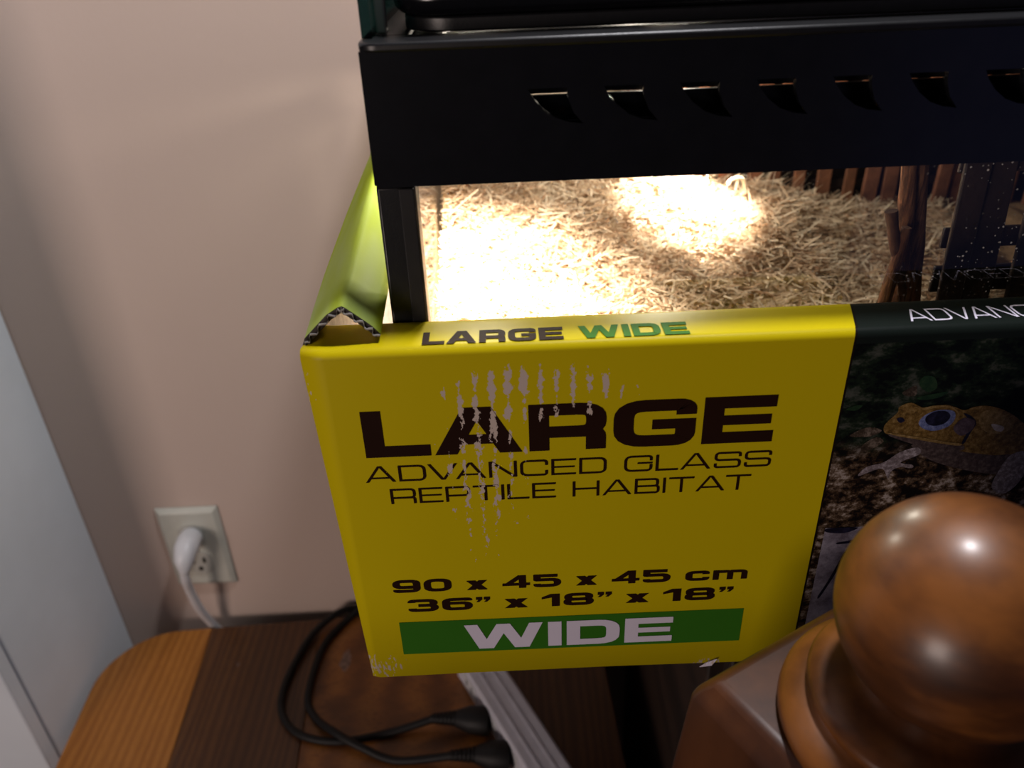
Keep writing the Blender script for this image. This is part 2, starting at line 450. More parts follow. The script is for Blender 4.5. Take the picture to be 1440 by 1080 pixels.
MB().tube(path, 0.0050, 12).build('cable', M['white_plastic'], wc, smooth=True)

# ------------------------------------------------------------------ nightstand
ns = thing('nightstand', 'honey brown wooden nightstand with a rounded top corner', 'nightstand', (-0.186, 0.435, 0))
TH = math.radians(3.0); TC = (-0.186, 0.435)


def rot(pt):
    dx, dy = pt[0], pt[1]
    return (TC[0] + dx * math.cos(TH) - dy * math.sin(TH), TC[1] + dx * math.sin(TH) + dy * math.cos(TH))


hw, hb, hf, rr = 0.284, 0.259, 0.14, 0.078
out = arc(-hw + rr, hb - rr, rr, 90, 180, 14) + arc(-hw + rr, -hf + rr, rr, 180, 270, 10) + arc(hw - rr, -hf + rr, rr, 270, 360, 10) + arc(hw - 0.012, hb - 0.012, 0.012, 0, 90, 4)
def clip(poly, x0, x1):
    for lim, keep in ((x0, 1), (x1, -1)):
        res = []
        for a, b in zip(poly, poly[1:] + poly[:1]):
            ia, ib = (a[0] - lim) * keep >= 0, (b[0] - lim) * keep >= 0
            if ia:
                res.append(a)
            if ia != ib:
                t = (lim - a[0]) / (b[0] - a[0]); res.append((lim, a[1] + (b[1] - a[1]) * t))
        poly = res
    return poly


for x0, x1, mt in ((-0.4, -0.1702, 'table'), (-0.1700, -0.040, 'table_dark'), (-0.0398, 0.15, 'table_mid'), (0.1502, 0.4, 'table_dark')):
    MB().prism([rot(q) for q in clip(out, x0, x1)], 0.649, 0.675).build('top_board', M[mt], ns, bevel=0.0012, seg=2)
MB().prism([rot(q) for q in ((-0.24, -0.11), (0.24, -0.11), (0.24, 0.235), (-0.24, 0.235))], 0.10, 0.6488).build('body', M['table'], ns, bevel=0.003)
for z0 in (0.385, 0.12):
    d_ = MB().prism([rot(q) for q in ((-0.225, -0.126), (0.225, -0.126), (0.225, -0.1102), (-0.225, -0.1102))], z0, z0 + 0.25).build('drawer', M['table'], ns, bevel=0.004)
    kx, ky = rot((0, -0.136))
    MB().lathe([(0.001, z0 + 0.110), (0.012, z0 + 0.113), (0.016, z0 + 0.125), (0.012, z0 + 0.137), (0.001, z0 + 0.140)], (kx, ky), 20).build('knob', M['metal'], d_, smooth=True)
for sx in (-0.215, 0.215):
    for sy in (-0.085, 0.21):
        MB().prism([rot((sx + i, sy + k)) for i, k in ((-.022, -.022), (.022, -.022), (.022, .022), (-.022, .022))], 0, 0.10).build('leg', M['table'], ns, bevel=0.003)

# dried paint smudges left on the boards
for cx, cy, rx, ry in ((-0.2010, 0.628, 0.008, 0.017), (-0.323, 0.628, 0.0022, 0.0025)):
    pts = [(cx + rx * math.cos(a) * random.uniform(.55, 1.1), cy + ry * math.sin(a) * random.uniform(.55, 1.1)) for a in np.linspace(0, 2 * math.pi, 15)[:-1]]
    MB().prism(pts, 0.6751, 0.6753).build('paint_smudge', M['smudge'], ns)

# power strip
ps = thing('power_strip', 'white plastic power strip lying on the nightstand under the carton', 'power strip', (-0.006, 0.515, 0.675))
pd = Vector((0.051, -0.099, 0)).normalized(); pn = Vector((-pd.y, pd.x, 0))  # pn points right/back
pc = Vector((-0.0062, 0.5116, 0.6758))


def sbar(l0, l1, w0, w1, z0, z1):
    q = [pc + pd * l0 + pn * w0, pc + pd * l1 + pn * w0, pc + pd * l1 + pn * w1, pc + pd * l0 + pn * w1]
    mb = MB(); mb.prism([(k.x, k.y) for k in q], z0, z1); return mb


body = sbar(-0.11, 0.17, -0.0195, 0.0195, 0.6753, 0.7095).build('housing', M['strip'], ps, bevel=0.003, seg=3)
for w in (-0.009, 0.004):
    sbar(-0.105, 0.165, w, w + 0.003, 0.7096, 0.7102).build('ridge', M['strip'], ps, bevel=0.0004)
for k, l in enumerate((-0.075, -0.028, 0.017, 0.062, 0.107)):
    s_ = sbar(l - 0.014, l + 0.014, -0.0202, -0.0196, 0.681, 0.705).build('socket', M['white_plastic'], ps)
    if k not in (1, 2):
        for dl in (-0.006, 0.006):
            sbar(l + dl - 0.001, l + dl + 0.001, -0.0206, -0.0203, 0.691, 0.699).build('slot', M['slot'], s_)


def power_cord(label, l, start, pts, zlift, dx=0.0):
    tip = pc + pd * l - pn * 0.0205; tip.z = 0.6932
    st = Vector(start)
    dirn = (st - tip); dirn.z = 0; dirn.normalize()
    t = thing('appliance_lead', label, 'cord', tuple(tip), 'black cords plugged into the white power strip')
    e1 = tip + dirn * 0.034
    MB().tube([tip, tip + dirn * 0.004, tip + dirn * 0.020, e1], [0.0145, 0.0155, 0.014, 0.0085], 16, 0.95).build('plug', M['cable'], t, smooth=True, autos=50)
    rl = MB()
    for k in range(6):
        q = e1 + dirn * (0.0008 + k * 0.0042) + Vector((0, 0, -0.0006 * k))
        rl.tube([q, q + dirn * 0.0028], 0.0078 - k * 0.0005, 12)
    rl.tube([e1 - dirn * 0.002, e1 + dirn * 0.027 - Vector((0, 0, 0.004))], [0.0055, 0.0042], 12)
    rl.build('strain_relief', M['cable'], t, smooth=True, autos=40)
    s0 = e1 + dirn * 0.024
    P = [(s0.x, s0.y, 0.6895)] + [(a, b, 0.6793 + zlift * zz) for a, b, zz in pts]
    P += [(-0.205 + dx, 0.6985, 0.683), (-0.195 + dx, 0.7053, 0.668), (-0.190 + dx, 0.7055, 0.62), (-0.185 + dx, 0.7045, 0.40), (-0.18 + dx, 0.690, 0.01)]
    MB().tube(crom(P, 10), 0.0040, 10).build('cable', M['cable'], t, smooth=True)


power_cord('black power cord in a wide loose loop, plug nearer the wall', -0.028, (-0.095, 0.5355, 0.675),
           [(-0.140, 0.529, 0), (-0.192, 0.521, 0), (-0.234, 0.532, 0), (-0.2575, 0.560, 0), (-0.261, 0.599, 0), (-0.247, 0.655, 0.3), (-0.224, 0.684, 1)], 0.007)
power_cord('black power cord in a tighter loop, plug farther from the wall', 0.017, (-0.078, 0.493, 0.675),
           [(-0.1295, 0.497, 0), (-0.166, 0.5105, 0.6), (-0.194, 0.526, 1), (-0.2205, 0.551, 0), (-0.2335, 0.580, 0), (-0.229, 0.645, 0), (-0.209, 0.682, 0)], 0.007, 0.014)

# ------------------------------------------------------------------ dark stand under the terrarium
st = thing('terrarium_stand', 'dark wooden stand carrying the terrarium in its carton', 'stand', (0.36, 0.52, 0))
MB().box(-0.05, 0.62, 0.345, 0.695, 1.014, 1.0355).build('top_board', M['dark_wood'], st, bevel=0.002)
MB().box(0.13, 0.60, 0.385, 0.69, 0.0, 1.0138).build('cabinet', M['dark_wood'], st, bevel=0.002)
for x0, x1 in ((0.14, 0.362), (0.368, 0.59)):
    d_ = MB().box(x0, x1, 0.368, 0.3845, 0.05, 1.00).build('door', M['dark_wood'], st, bevel=0.002)
    kx = 0.345 if x0 < 0.2 else 0.385
    MB().tube([(kx, 0.3675, 0.55), (kx, 0.350, 0.55)], [0.005, 0.009], 14).build('knob', M['metal'], d_, smooth=True, autos=40)

# ------------------------------------------------------------------ terrarium
TX0, TX1, TY0, TY1, TZ0, TZ1 = -0.054, 0.566, 0.330, 0.668, 1.0402, 1.358
FB = 1.302
tr = thing('terrarium', 'black framed glass terrarium with fan shaped vents and shavings inside', 'terrarium', (0.256, 0.50, TZ0))
vent = [(0, 0), (0.0153, 0), (0.0158, -0.004), (0.0180, -0.0095), (0.0219, -0.0140), (0.016, -0.0132), (0.0105, -0.0112), (0.0055, -0.0075), (0.002, -0.0035)]
outer = [(TX0 + 0.0012, FB), (TX1 - 0.0012, FB), (TX1 - 0.0012, TZ1 - 0.0012), (TX0 + 0.0012, TZ1 - 0.0012)]
loops = [outer] + [[(0.0110 + 0.0300 * k + a, 1.3388 + b) for a, b in vent] for k in range(17)]
flat = [q for lp in loops for q in lp]
tris = tessellate_polygon([[Vector((a, b, 0)) for a, b in lp] for lp in loops])
fp = MB(); nf = len(flat)
vv = [(a, TY0, b) for a, b in flat] + [(a, TY0 + 0.003, b) for a, b in flat]
ff = [tuple(t) for t in tris] + [tuple(i + nf for i in t)[::-1] for t in tris]
k = 0
for lp in loops:
    n_ = len(lp)
    ff += [(k + i, k + (i + 1) % n_, nf + k + (i + 1) % n_, nf + k + i) for i in range(n_)]; k += n_
fp.add(vv, ff)
tf = fp.build('top_frame', M['blackgloss'], tr)
MB().box(TX0 + 0.004, TX1 - 0.004, TY0 + 0.0165, TY0 + 0.0185, 1.3338, TZ1 - 0.0037).build('inner_wall', M['black'], tf)
MB().box(TX0 + 0.004, TX1 - 0.004, TY0 + 0.0165, TY0 + 0.0185, 1.309, 1.3331).build('inner_wall', M['blackgloss'], tf)
rim = MB()
rim.prism(arc(TX0 + 0.008, TY0 + 0.006, 0.008, 180, 270, 6) + [(TX1, TY0 - 0.002), (TX1, TY0 + 0.02), (TX0, TY0 + 0.02)], TZ1 - 0.0035, TZ1)
rim.build('front_rim', M['black'], tf, bevel=0.001, seg=2)
MB().box(TX0, TX0 + 0.018, TY0 + 0.0202, TY1, TZ1 - 0.003, TZ1).build('side_rim', M['black'], tf, bevel=0.001)
MB().box(TX1 - 0.018, TX1, TY0 + 0.0202, TY1, TZ1 - 0.003, TZ1).build('side_rim', M['black'], tf, bevel=0.001)
MB().box(TX0 + 0.0182, TX1 - 0.0182, TY1 - 0.018, TY1, TZ1 - 0.003, TZ1).build('back_rim', M['black'], tf, bevel=0.001)
for x0 in (TX0, TX1 - 0.003):
    MB().box(x0, x0 + 0.003, TY0 + 0.0032, TY1, FB, TZ1 - 0.0036).build('side_plate', M['blackgloss'], tf)
MB().box(TX0 + 0.0032, TX1 - 0.0032, TY1 - 0.003, TY1, FB, TZ1 - 0.0036).build('back_plate', M['blackgloss'], tf)
MB().box(TX0 + 0.004, TX1 - 0.004, TY0 + 0.0095, TY0 + 0.0164, 1.3225, 1.3250).build('screen_ledge', M['blackgloss'], tf, bevel=0.001)
for x0, x1, y0, y1 in ((TX0 + 0.0035, TX0 + 0.030, TY0 + 0.019, TY1 - 0.004), (TX1 - 0.030, TX1 - 0.0035, TY0 + 0.019, TY1 - 0.004), (TX0 + 0.0302, TX1 - 0.0302, TY0 + 0.019, TY0 + 0.040), (TX0 + 0.0302, TX1 - 0.0302, TY1 - 0.030, TY1 - 0.004)):
    MB().box(x0, x1, y0, y1, TZ1 - 0.0075, TZ1 - 0.0038).build('screen_frame', M['black'], tf)
# panes and corner posts
MB().box(TX0 + 0.017, TX1 - 0.017, TY0 + 0.005, TY0 + 0.009, TZ0 + 0.012, FB + 0.006).build('door_glass', M['frontglass'], tr)
MB().box(TX0 + 0.001, TX0 + 0.005, TY0 + 0.016, TY1 - 0.006, TZ0 + 0.012, FB + 0.006).build('side_glass', M['glass'], tr)
MB().box(TX1 - 0.005, TX1 - 0.001, TY0 + 0.016, TY1 - 0.006, TZ0 + 0.012, FB + 0.006).build('side_glass', M['glass'], tr)
MB().box(TX0 + 0.002, TX1 - 0.002, TY1 - 0.005, TY1 - 0.001, TZ0 + 0.012, FB + 0.006).build('back_glass', M['glass'], tr)
for s_, x0 in ((1, TX0 + 0.0005), (-1, TX1 - 0.0005)):
    p_ = MB().box(min(x0, x0 + s_ * 0.0165), max(x0, x0 + s_ * 0.0165), TY0 + 0.002, TY0 + 0.0155, TZ0 + 0.010, FB - 0.0003).build('corner_post', M['black'], tr, bevel=0.0012)
    xa = x0 + s_ * 0.0095
    MB().box(min(xa, xa + s_ * 0.0065), max(xa, xa + s_ * 0.0065), TY0 + 0.0006, TY0 + 0.0018, TZ0 + 0.012, FB - 0.001).build('door_seal', M['seal'], p_, bevel=0.0005)
MB().box(TX0, TX1, TY0 + 0.002, TY1, TZ0, TZ0 + 0.0098).build('base_tray', M['black'], tr, bevel=0.001)
MB().tube([(TX0 + 0.007, TY1 - 0.008, TZ0 + 0.012), (TX0 + 0.007, TY1 - 0.008, FB)], 0.0025, 8).build('corner_sealant', M['sealant'], tr, smooth=True)

# lamp hood on the frame, with its two bulbs
HX0, HX1, HY0, HY1 = -0.0425, 0.553, 0.3455, 0.657
hd = thing('lamp_hood', 'black rounded lamp hood standing on the terrarium frame', 'lamp hood', (0.25, 0.50, TZ1))
hp = arc(HX0 + 0.022, HY0 + 0.022, 0.022, 180, 270, 10) + arc(HX1 - 0.022, HY0 + 0.022, 0.022, 270, 360, 10) + arc(HX1 - 0.022, HY1 - 0.022, 0.022, 0, 90, 8) + arc(HX0 + 0.022, HY1 - 0.022, 0.022, 90, 180, 8)


def shrink(pts, d):
    cx, cy = (HX0 + HX1) / 2, (HY0 + HY1) / 2; sx = 1 - d / ((HX1 - HX0) / 2); sy = 1 - d / ((HY1 - HY0) / 2)
    return [(cx + (a - cx) * sx, cy + (b - cy) * sy) for a, b in pts]


MB().prism(shrink(hp, 0.004), TZ1 + 0.0003, TZ1 + 0.006).build('skirt', M['black'], hd, bevel=0.0008)
sh = MB().prism(hp, TZ1 + 0.0062, TZ1 + 0.052)
sh.build('shell', M['blackgloss'], hd, bevel=0.006, seg=3)
for bx, by in ((-0.036, 0.468), (0.136, 0.595)):
    MB().lathe([(0.016, TZ1 - 0.012), (0.013, TZ1 - 0.004), (0.008, TZ1), (0.001, TZ1)], (bx, by), 24).build('reflector', M['metal'], hd, smooth=True)
l1 = light('basking_bulb', 'SPOT', (-0.036, 0.468, TZ1 - 0.020), 36, (1.0, 0.89, 0.74), 0.012, aim=(-0.036, 0.475, 1.1), spot_size=math.radians(90), spot_blend=0.75)
l2 = light('basking_bulb', 'SPOT', (0.136, 0.595, TZ1 - 0.020), 26, (1.0, 0.89, 0.74), 0.012, aim=(0.136, 0.598, 1.1), spot_size=math.radians(46), spot_blend=0.5)
l3 = light('bulb_spill', 'POINT', (-0.015, 0.452, TZ1 - 0.030), 0.75, (1.0, 0.89, 0.74), 0.014)
l4 = light('bulb_spill', 'POINT', (0.116, 0.58, TZ1 - 0.030), 1.2, (1.0, 0.89, 0.74), 0.014)

# glass pane standing beside the hood
gp = thing('glass_panel', 'greenish glass pane standing upright beside the black lamp hood', 'glass pane', (-0.050, 0.5, TZ1))
MB().box(-0.0530, -0.0490, 0.340, 0.66, TZ1 + 0.0003, TZ1 + 0.045).build('pane', M['teal'], gp)
MB().box(-0.0488, -0.0445, 0.352, 0.358, TZ1 + 0.0003, TZ1 + 0.045).build('sealant_bead', M['sealant'], gp, bevel=0.001)

# ------------------------------------------------------------------ wood shavings
def hgt(x, y):
    s = np.clip((y - 0.43) / 0.22, 0, 1); s = s * s * (3 - 2 * s)
    right = 1 / (1 + np.exp(-(x - 0.11) / 0.02))
    h = 1.150 + s * (0.066 - 0.016 * right)
    h = h + 0.030 * np.exp(-((x + 0.0) ** 2 / 0.0040 + (y - 0.455) ** 2 / 0.0016))
    h = h + 0.014 * np.exp(-((x - 0.11) ** 2 / 0.0007 + (y - 0.60) ** 2 / 0.0040))
    h = h + 0.016 * np.exp(-((x + 0.05) ** 2 / 0.0020 + (y - 0.60) ** 2 / 0.006))
    h = h - 0.026 * (1 / (1 + np.exp(-(x - 0.235) / 0.012)))
    return h + 0.005 * np.sin(43 * x + 3) * np.sin(51 * y + 1) + 0.003 * np.sin(120 * x) * np.sin(97 * y)


nx, ny = 120, 60
X0, X1, Y0, Y1 = TX0 + 0.008, TX1 - 0.008, TY0 + 0.017, TY1 - 0.008
gx, gy = np.meshgrid(np.linspace(X0, X1, nx), np.linspace(Y0, Y1, ny))
gz = hgt(gx, gy) - 0.004
bed = MB()
bv = [(a, b, c) for a, b, c in zip(gx.ravel(), gy.ravel(), gz.ravel())]
bf = [(j * nx + i, j * nx + i + 1, (j + 1) * nx + i + 1, (j + 1) * nx + i) for j in range(ny - 1) for i in range(nx - 1)]
per = [i for i in range(nx)] + [j * nx + nx - 1 for j in range(1, ny)] + [(ny - 1) * nx + i for i in range(nx - 2, -1, -1)] + [j * nx for j in range(ny - 2, 0, -1)]
k0 = len(bv)
bv += [(bv[i][0], bv[i][1], TZ0 + 0.0102) for i in per]
bf += [(per[i], k0 + i, k0 + (i + 1) % len(per), per[(i + 1) % len(per)]) for i in range(len(per))] + [tuple(range(k0, k0 + len(per)))]
bed.add(bv, bf)
sub = bed.build('wood_shavings', M['bed'], smooth=True, kind='stuff', base=(0.25, 0.5, TZ0 + 0.0102),
                label='pale curled wood shavings heaped across the terrarium floor', cat='wood shavings')

NS = 36000
px = rng.uniform(X0 + 0.004, 0.36, NS); py = rng.uniform(Y0 + 0.03, Y1 - 0.004, NS)
pz = hgt(px, py) + rng.uniform(-0.004, 0.005, NS)
th = rng.uniform(0, 2 * np.pi, NS); L = rng.uniform(0.012, 0.040, NS) * rng.uniform(0.6, 1.2, NS); wd = rng.uniform(0.00035, 0.00095, NS)
tilt = rng.normal(0.05, 0.32, NS); curl = rng.normal(0, 0.4, NS); sway = rng.normal(0, 1.0, NS)
tt = np.array([-0.5, -0.17, 0.17, 0.5])
V = np.zeros((NS, 4, 2, 3))
for i, t in enumerate(tt):
    ang = th + sway * t
    cx = px + np.cos(ang) * L * t; cy = py + np.sin(ang) * L * t
    cz = pz + L * t * np.sin(tilt) + curl * L * (t * t) * 0.8
    roll = rng.normal(0, 0.8, NS) if i == 0 else roll
    taper = 1.0 if i in (1, 2) else 0.55
    for j, sgn in enumerate((-1, 1)):
        V[:, i, j, 0] = cx - np.sin(ang) * wd * sgn * taper * np.cos(roll)
        V[:, i, j, 1] = cy + np.cos(ang) * wd * sgn * taper * np.cos(roll)
        V[:, i, j, 2] = cz + wd * sgn * taper * np.sin(roll)
V[..., 0] = np.clip(V[..., 0], X0 - 0.0015, X1); V[..., 1] = np.clip(V[..., 1], Y0, Y1 + 0.0015)
bs = np.array(sub.location)
vert = (V.reshape(-1, 3) - bs)
idx = np.arange(NS * 8).reshape(NS, 4, 2)
faces = np.concatenate([np.stack([idx[:, i, 0], idx[:, i, 1], idx[:, i + 1, 1], idx[:, i + 1, 0]], -1) for i in range(3)])
me = bpy.data.meshes.new('shaving_strands')
me.vertices.add(len(vert)); me.vertices.foreach_set('co', vert.ravel())
me.loops.add(faces.size); me.loops.foreach_set('vertex_index', faces.ravel().astype(np.int32))
me.polygons.add(len(faces)); me.polygons.foreach_set('loop_start', np.arange(0, faces.size, 4, dtype=np.int32))
me.polygons.foreach_set('loop_total', np.full(len(faces), 4, dtype=np.int32))
me.update(calc_edges=True); me.materials.append(M['shavings'])
so = bpy.data.objects.new('loose_strands', me); COL.objects.link(so); so.parent = sub; so['kind'] = 'stuff'

for cx, cy, s, where in ((-0.020, 0.520, 0.006, 'in the brightest patch of shavings'), (0.012, 0.447, 0.005, 'close above the carton lettering'), (0.062, 0.470, 0.005, 'at the edge of the lit mound'), (0.135, 0.565, 0.005, 'on the dim heap before the slats'), (0.040, 0.63, 0.006, 'in the shaded hollow behind the mound')):
    cz = float(hgt(np.array(cx), np.array(cy))) + 0.0045
    c_ = MB(); pts = [(cx + s * math.cos(a) * random.uniform(.6, 1.1), cy + s * math.sin(a) * random.uniform(.6, 1.1)) for a in np.linspace(0, 2 * math.pi, 8)[:-1]]
    c_.prism(pts, cz - 0.002, cz + 0.0018)
    c_.build('wood_chip', M['chip'], bevel=0.0006, label='reddish brown wood chip ' + where, cat='wood chip', group='chips on the shavings', base=(cx, cy, cz - 0.002))

# pale curl of wood by the slats
cz = 1.206
MB().tube(crom([(0.188, 0.612, cz - 0.004), (0.186, 0.612, cz + 0.006), (0.181, 0.611, cz + 0.009), (0.175, 0.611, cz + 0.007), (0.174, 0.61, cz + 0.004)], 5), 0.0016, 8, 1.0).build(
    'wood_curl', M['curl'], smooth=True, label='pale curled wood strip sticking up before the brown slats', cat='wood strip', base=(0.188, 0.612, cz - 0.004))

# ------------------------------------------------------------------ slat screen at the back, sticks, woven screen
bk = thing('slat_screen', 'brown upright slat screen behind the heap of shavings', 'screen', (0.30, 0.652, 1.16))
xs = 0.118
while xs < 0.50:
    w = random.uniform(0.008, 0.013); lean = random.uniform(-0.004, 0.004)
    mb = MB(); y0 = 0.648 + random.uniform(-0.002, 0.002)
    mb.add([(xs, y0, 1.12), (xs + w, y0, 1.12), (xs + w + lean, y0, 1.299), (xs + lean, y0, 1.299),
            (xs, y0 + 0.004, 1.12), (xs + w, y0 + 0.004, 1.12), (xs + w + lean, y0 + 0.004, 1.299), (xs + lean, y0 + 0.004, 1.299)],
           [(0, 1, 2, 3), (7, 6, 5, 4), (0, 4, 5, 1), (1, 5, 6, 2), (2, 6, 7, 3), (3, 7, 4, 0)])
    mb.build('slat', M['slat'], bk, bevel=0.0012)
    xs += w + random.uniform(0.006, 0.012)
for zz in (1.19, 1.265):
    MB().box(0.114, 0.51, 0.6545, 0.6575, zz, zz + 0.008).build('crosspiece', M['darkslat'], bk, bevel=0.001)
bkp = MB().box(0.10, 0.52, 0.6580, 0.6600, 1.06, 1.2995); bkp.build('backing', M['darkslat'], bk)


def stick(p0, p1, r0, r1, label, bend=0.003, mat='bark'):
    a, b = Vector(p0), Vector(p1); n = 10; pts = []; rad = []
    ph = random.uniform(0, 6)
    for i in range(n + 1):
        t = i / n
        q = a.lerp(b, t) + Vector((math.sin(t * 5 + ph) * bend, math.cos(t * 4 + ph) * bend, 0)); pts.append(q)
        rad.append((r0 + (r1 - r0) * t) * random.uniform(0.93, 1.07))
    MB().tube(pts, rad, 10).build('stick', M[mat], smooth=True, autos=60, label=label, cat='stick', group='sticks standing in the shavings', base=tuple(p0))


stick((0.2305, 0.420, 1.155), (0.2110, 0.420, 1.300), 0.0048, 0.0042, 'tall thick brown stick upright in the shavings', 0.0010)
stick((0.2420, 0.424, 1.155), (0.2180, 0.426, 1.300), 0.0046, 0.0052, 'tall pale-edged stick beside the woven dark screen', 0.0008)
stick((0.2215, 0.411, 1.205), (0.2060, 0.411, 1.254), 0.0024, 0.0034, 'short dark broken stick leaning on the tall stick', 0.0006, 'darkbark')
stick((0.2095, 0.408, 1.160), (0.2145, 0.409, 1.245), 0.0048, 0.0026, 'slim brown stick slanting across the foot of the tall sticks', 0.0008)

wv = thing('woven_screen', 'dark woven willow screen standing right behind the glass', 'screen', (0.36, 0.42, 1.12))
xs = 0.2500; k = 0
while xs < 0.54:
    w = random.uniform(0.012, 0.016); lean = random.uniform(-0.016, -0.006)
    y0 = 0.418 + (0.004 if k % 2 else 0.0)
    mb = MB()
    mb.add([(xs, y0, 1.12), (xs + w, y0, 1.12), (xs + w * 1.1 + lean, y0, 1.299), (xs + lean, y0, 1.299),
            (xs, y0 + 0.003, 1.12), (xs + w, y0 + 0.003, 1.12), (xs + w * 1.1 + lean, y0 + 0.003, 1.299), (xs + lean, y0 + 0.003, 1.299)],
           [(0, 1, 2, 3), (7, 6, 5, 4), (0, 4, 5, 1), (1, 5, 6, 2), (2, 6, 7, 3), (3, 7, 4, 0)])
    mb.build('slat', M['darkslat'], wv, bevel=0.0008)
    xs += w + random.uniform(0.004, 0.007); k += 1
for zz, hh in ((1.135, 0.014), (1.168, 0.010), (1.198, 0.016), (1.225, 0.012), (1.268, 0.014)):
    MB().box(0.246, 0.548, 0.4262, 0.4292, zz, zz + hh).build('weaver', M['darkslat'], wv, bevel=0.0008)

# ------------------------------------------------------------------ carton
CY, CZ, CB, CR = 0.303, 1.240, 1.036, 0.004
ca = thing('carton', 'yellow printed cardboard carton wrapped round the foot of the terrarium', 'carton', (0.25, 0.48, CB))
prof = [(CY, CB), (CY, 1.10), (CY, 1.17)] + [(CY + CR + q[0], CZ - CR + q[1]) for q in arc(0, 0, CR, 180, 90, 6)] + [(0.326, CZ + 0.0002)] + [(0.3262 + 0.0025 + q[0], CZ - 0.0025 + q[1]) for q in arc(0, 0, 0.0025, 80, 0, 4)] + [(0.3288, 1.205)]
XL = [-0.0905, -0.080, -0.04, 0.05, 0.15, 0.3, 0.45, 0.60]
fr = MB(); v = []
for i, x in enumerate(XL):
    for (y, z) in prof:
        xx = x
        if i == 0:
            xx = -0.0905 + 0.0065 * (1 - (min(z, CZ) - CB) / (CZ - CB)) + (0.004 if y > 0.315 else 0)
        dy = 0.0012 if i == 0 else 0.0
        v.append((xx, y + dy, z + (0.0008 * math.sin(x * 31 + 1) if z < CB + 0.001 else 0)))
n_ = len(prof)
fr.add(v, [(i * n_ + j, (i + 1) * n_ + j, (i + 1) * n_ + j + 1, i * n_ + j + 1) for i in range(len(XL) - 1) for j in range(n_ - 1)])
fo = fr.build('front_panel', [M['carton'], M['kraft'], M['liner']], ca, smooth=True, autos=50)


def solid(o, t, off, rim=1, inner=2):
    md = o.modifiers.new('solid', 'SOLIDIFY'); md.thickness = t; md.offset = off; md.use_rim = True
    md.material_offset_rim = rim; md.material_offset = inner


def face_out(o, d):
    """flip the sheet if its mean normal does not look along d, so thickness grows inwards"""
    me = o.data; s = Vector((0, 0, 0))
    for p in me.polygons:
        s += p.normal * p.area
    if s.dot(Vector(d)) < 0:
        me.flip_normals()


face_out(fo, (0, -1, 0.3)); solid(fo, 0.0030, -1)
# crushed side: wall, then folded to a ridge and back down to the glass
ys = [0.3115, 0.335, 0.365, 0.40, 0.44, 0.50, 0.56, 0.62, 0.672]
zo = np.interp(ys, [0.30, 0.323, 0.37, 0.44, 0.55, 0.68], [1.2395, 1.2435, 1.2490, 1.2540, 1.2595, 1.262])
zr = np.interp(ys, [0.30, 0.312, 0.364, 0.42, 0.55, 0.68], [1.2560, 1.2577, 1.2660, 1.2740, 1.2860, 1.290])
sd = MB(); v = []
for y, a, b in zip(ys, zo, zr):
    top_ = [(-0.0860, CB), (-0.0880, 1.10), (-0.0905, 1.18), (-0.0912, a - 0.012), (-0.0908, a - 0.003), (-0.0890, a + 0.0015), (-0.084, a + (b - a) * 0.40), (-0.0780, a + (b - a) * 0.76), (-0.0728, b - 0.0006), (-0.0708, b), (-0.0690, b - 0.0012), (-0.0640, b - 0.0055), (-0.0590, b - 0.0100), (-0.0558, b - 0.0140)]
    v += [(q[0], y, q[1]) for q in top_]
n_ = 14
sd.add(v, [(i * n_ + j, i * n_ + j + 1, (i + 1) * n_ + j + 1, (i + 1) * n_ + j) for i in range(len(ys) - 1) for j in range(n_ - 1)])
so_ = sd.build('side_panel', [M['cartonside'], M['kraft'], M['liner']], ca, smooth=True, autos=60)
face_out(so_, (-1, 0, 0.4)); solid(so_, 0.0030, -1)
so_['label'] = 'crushed yellow-green side folded to a ridge'
# corrugation showing in the torn end of the side panel
vt = [Vector((q[0], 0, q[2])) for q in v[:14]][4:]
den = []
for i in range(len(vt) - 1):
    for k in range(6):
        den.append(vt[i].lerp(vt[i + 1], k / 6))
den.append(vt[-1])
fl = MB(); wav = []
for i, q in enumerate(den):
    t = (den[min(i + 1, len(den) - 1)] - den[max(i - 1, 0)]).normalized(); nr = Vector((t.z, 0, -t.x))
    if nr.z > 0:
        nr = -nr
    wav.append(q + nr * (0.0016 + 0.0011 * math.sin(i * 1.25)))
for i in range(len(wav) - 1):
    a, b = wav[i], wav[i + 1]; e = Vector((0, 0, 0.0005))
    fl.add([(a.x, 0.3105, a.z - 0.0003), (b.x, 0.3105, b.z - 0.0003), (b.x, 0.3105, b.z + 0.0003), (a.x, 0.3105, a.z + 0.0003),
            (a.x, 0.3125, a.z - 0.0003), (b.x, 0.3125, b.z - 0.0003), (b.x, 0.3125, b.z + 0.0003), (a.x, 0.3125, a.z + 0.0003)],
           [(0, 1, 2, 3), (7, 6, 5, 4), (0, 4, 5, 1), (3, 2, 6, 7)])
fl.build('fluting', M['liner'], so_)
# bottom panel, back panel
MB().box(-0.083, 0.60, 0.3065, 0.690, CB, CB + 0.0035).build('bottom_panel', M['liner'], ca)
MB().box(0.597, 0.60, 0.307, 0.688, CB + 0.0036, 1.235).build('end_panel', M['carton'], ca)
# torn flake at the lower edge
MB().add([(0.0975, 0.3022, 1.0335), (0.104, 0.3015, 1.0352), (0.1065, 0.3012, 1.0405), (0.1015, 0.3018, 1.0375),
          (0.0975, 0.3026, 1.0335), (0.104, 0.3019, 1.0352), (0.1065, 0.3016, 1.0405), (0.1015, 0.3022, 1.0375)],
         [(0, 1, 2, 3), (7, 6, 5, 4), (0, 4, 5, 1), (1, 5, 6, 2), (2, 6, 7, 3), (3, 7, 4, 0)]).build('torn_flake', M['ink_white'], ca)

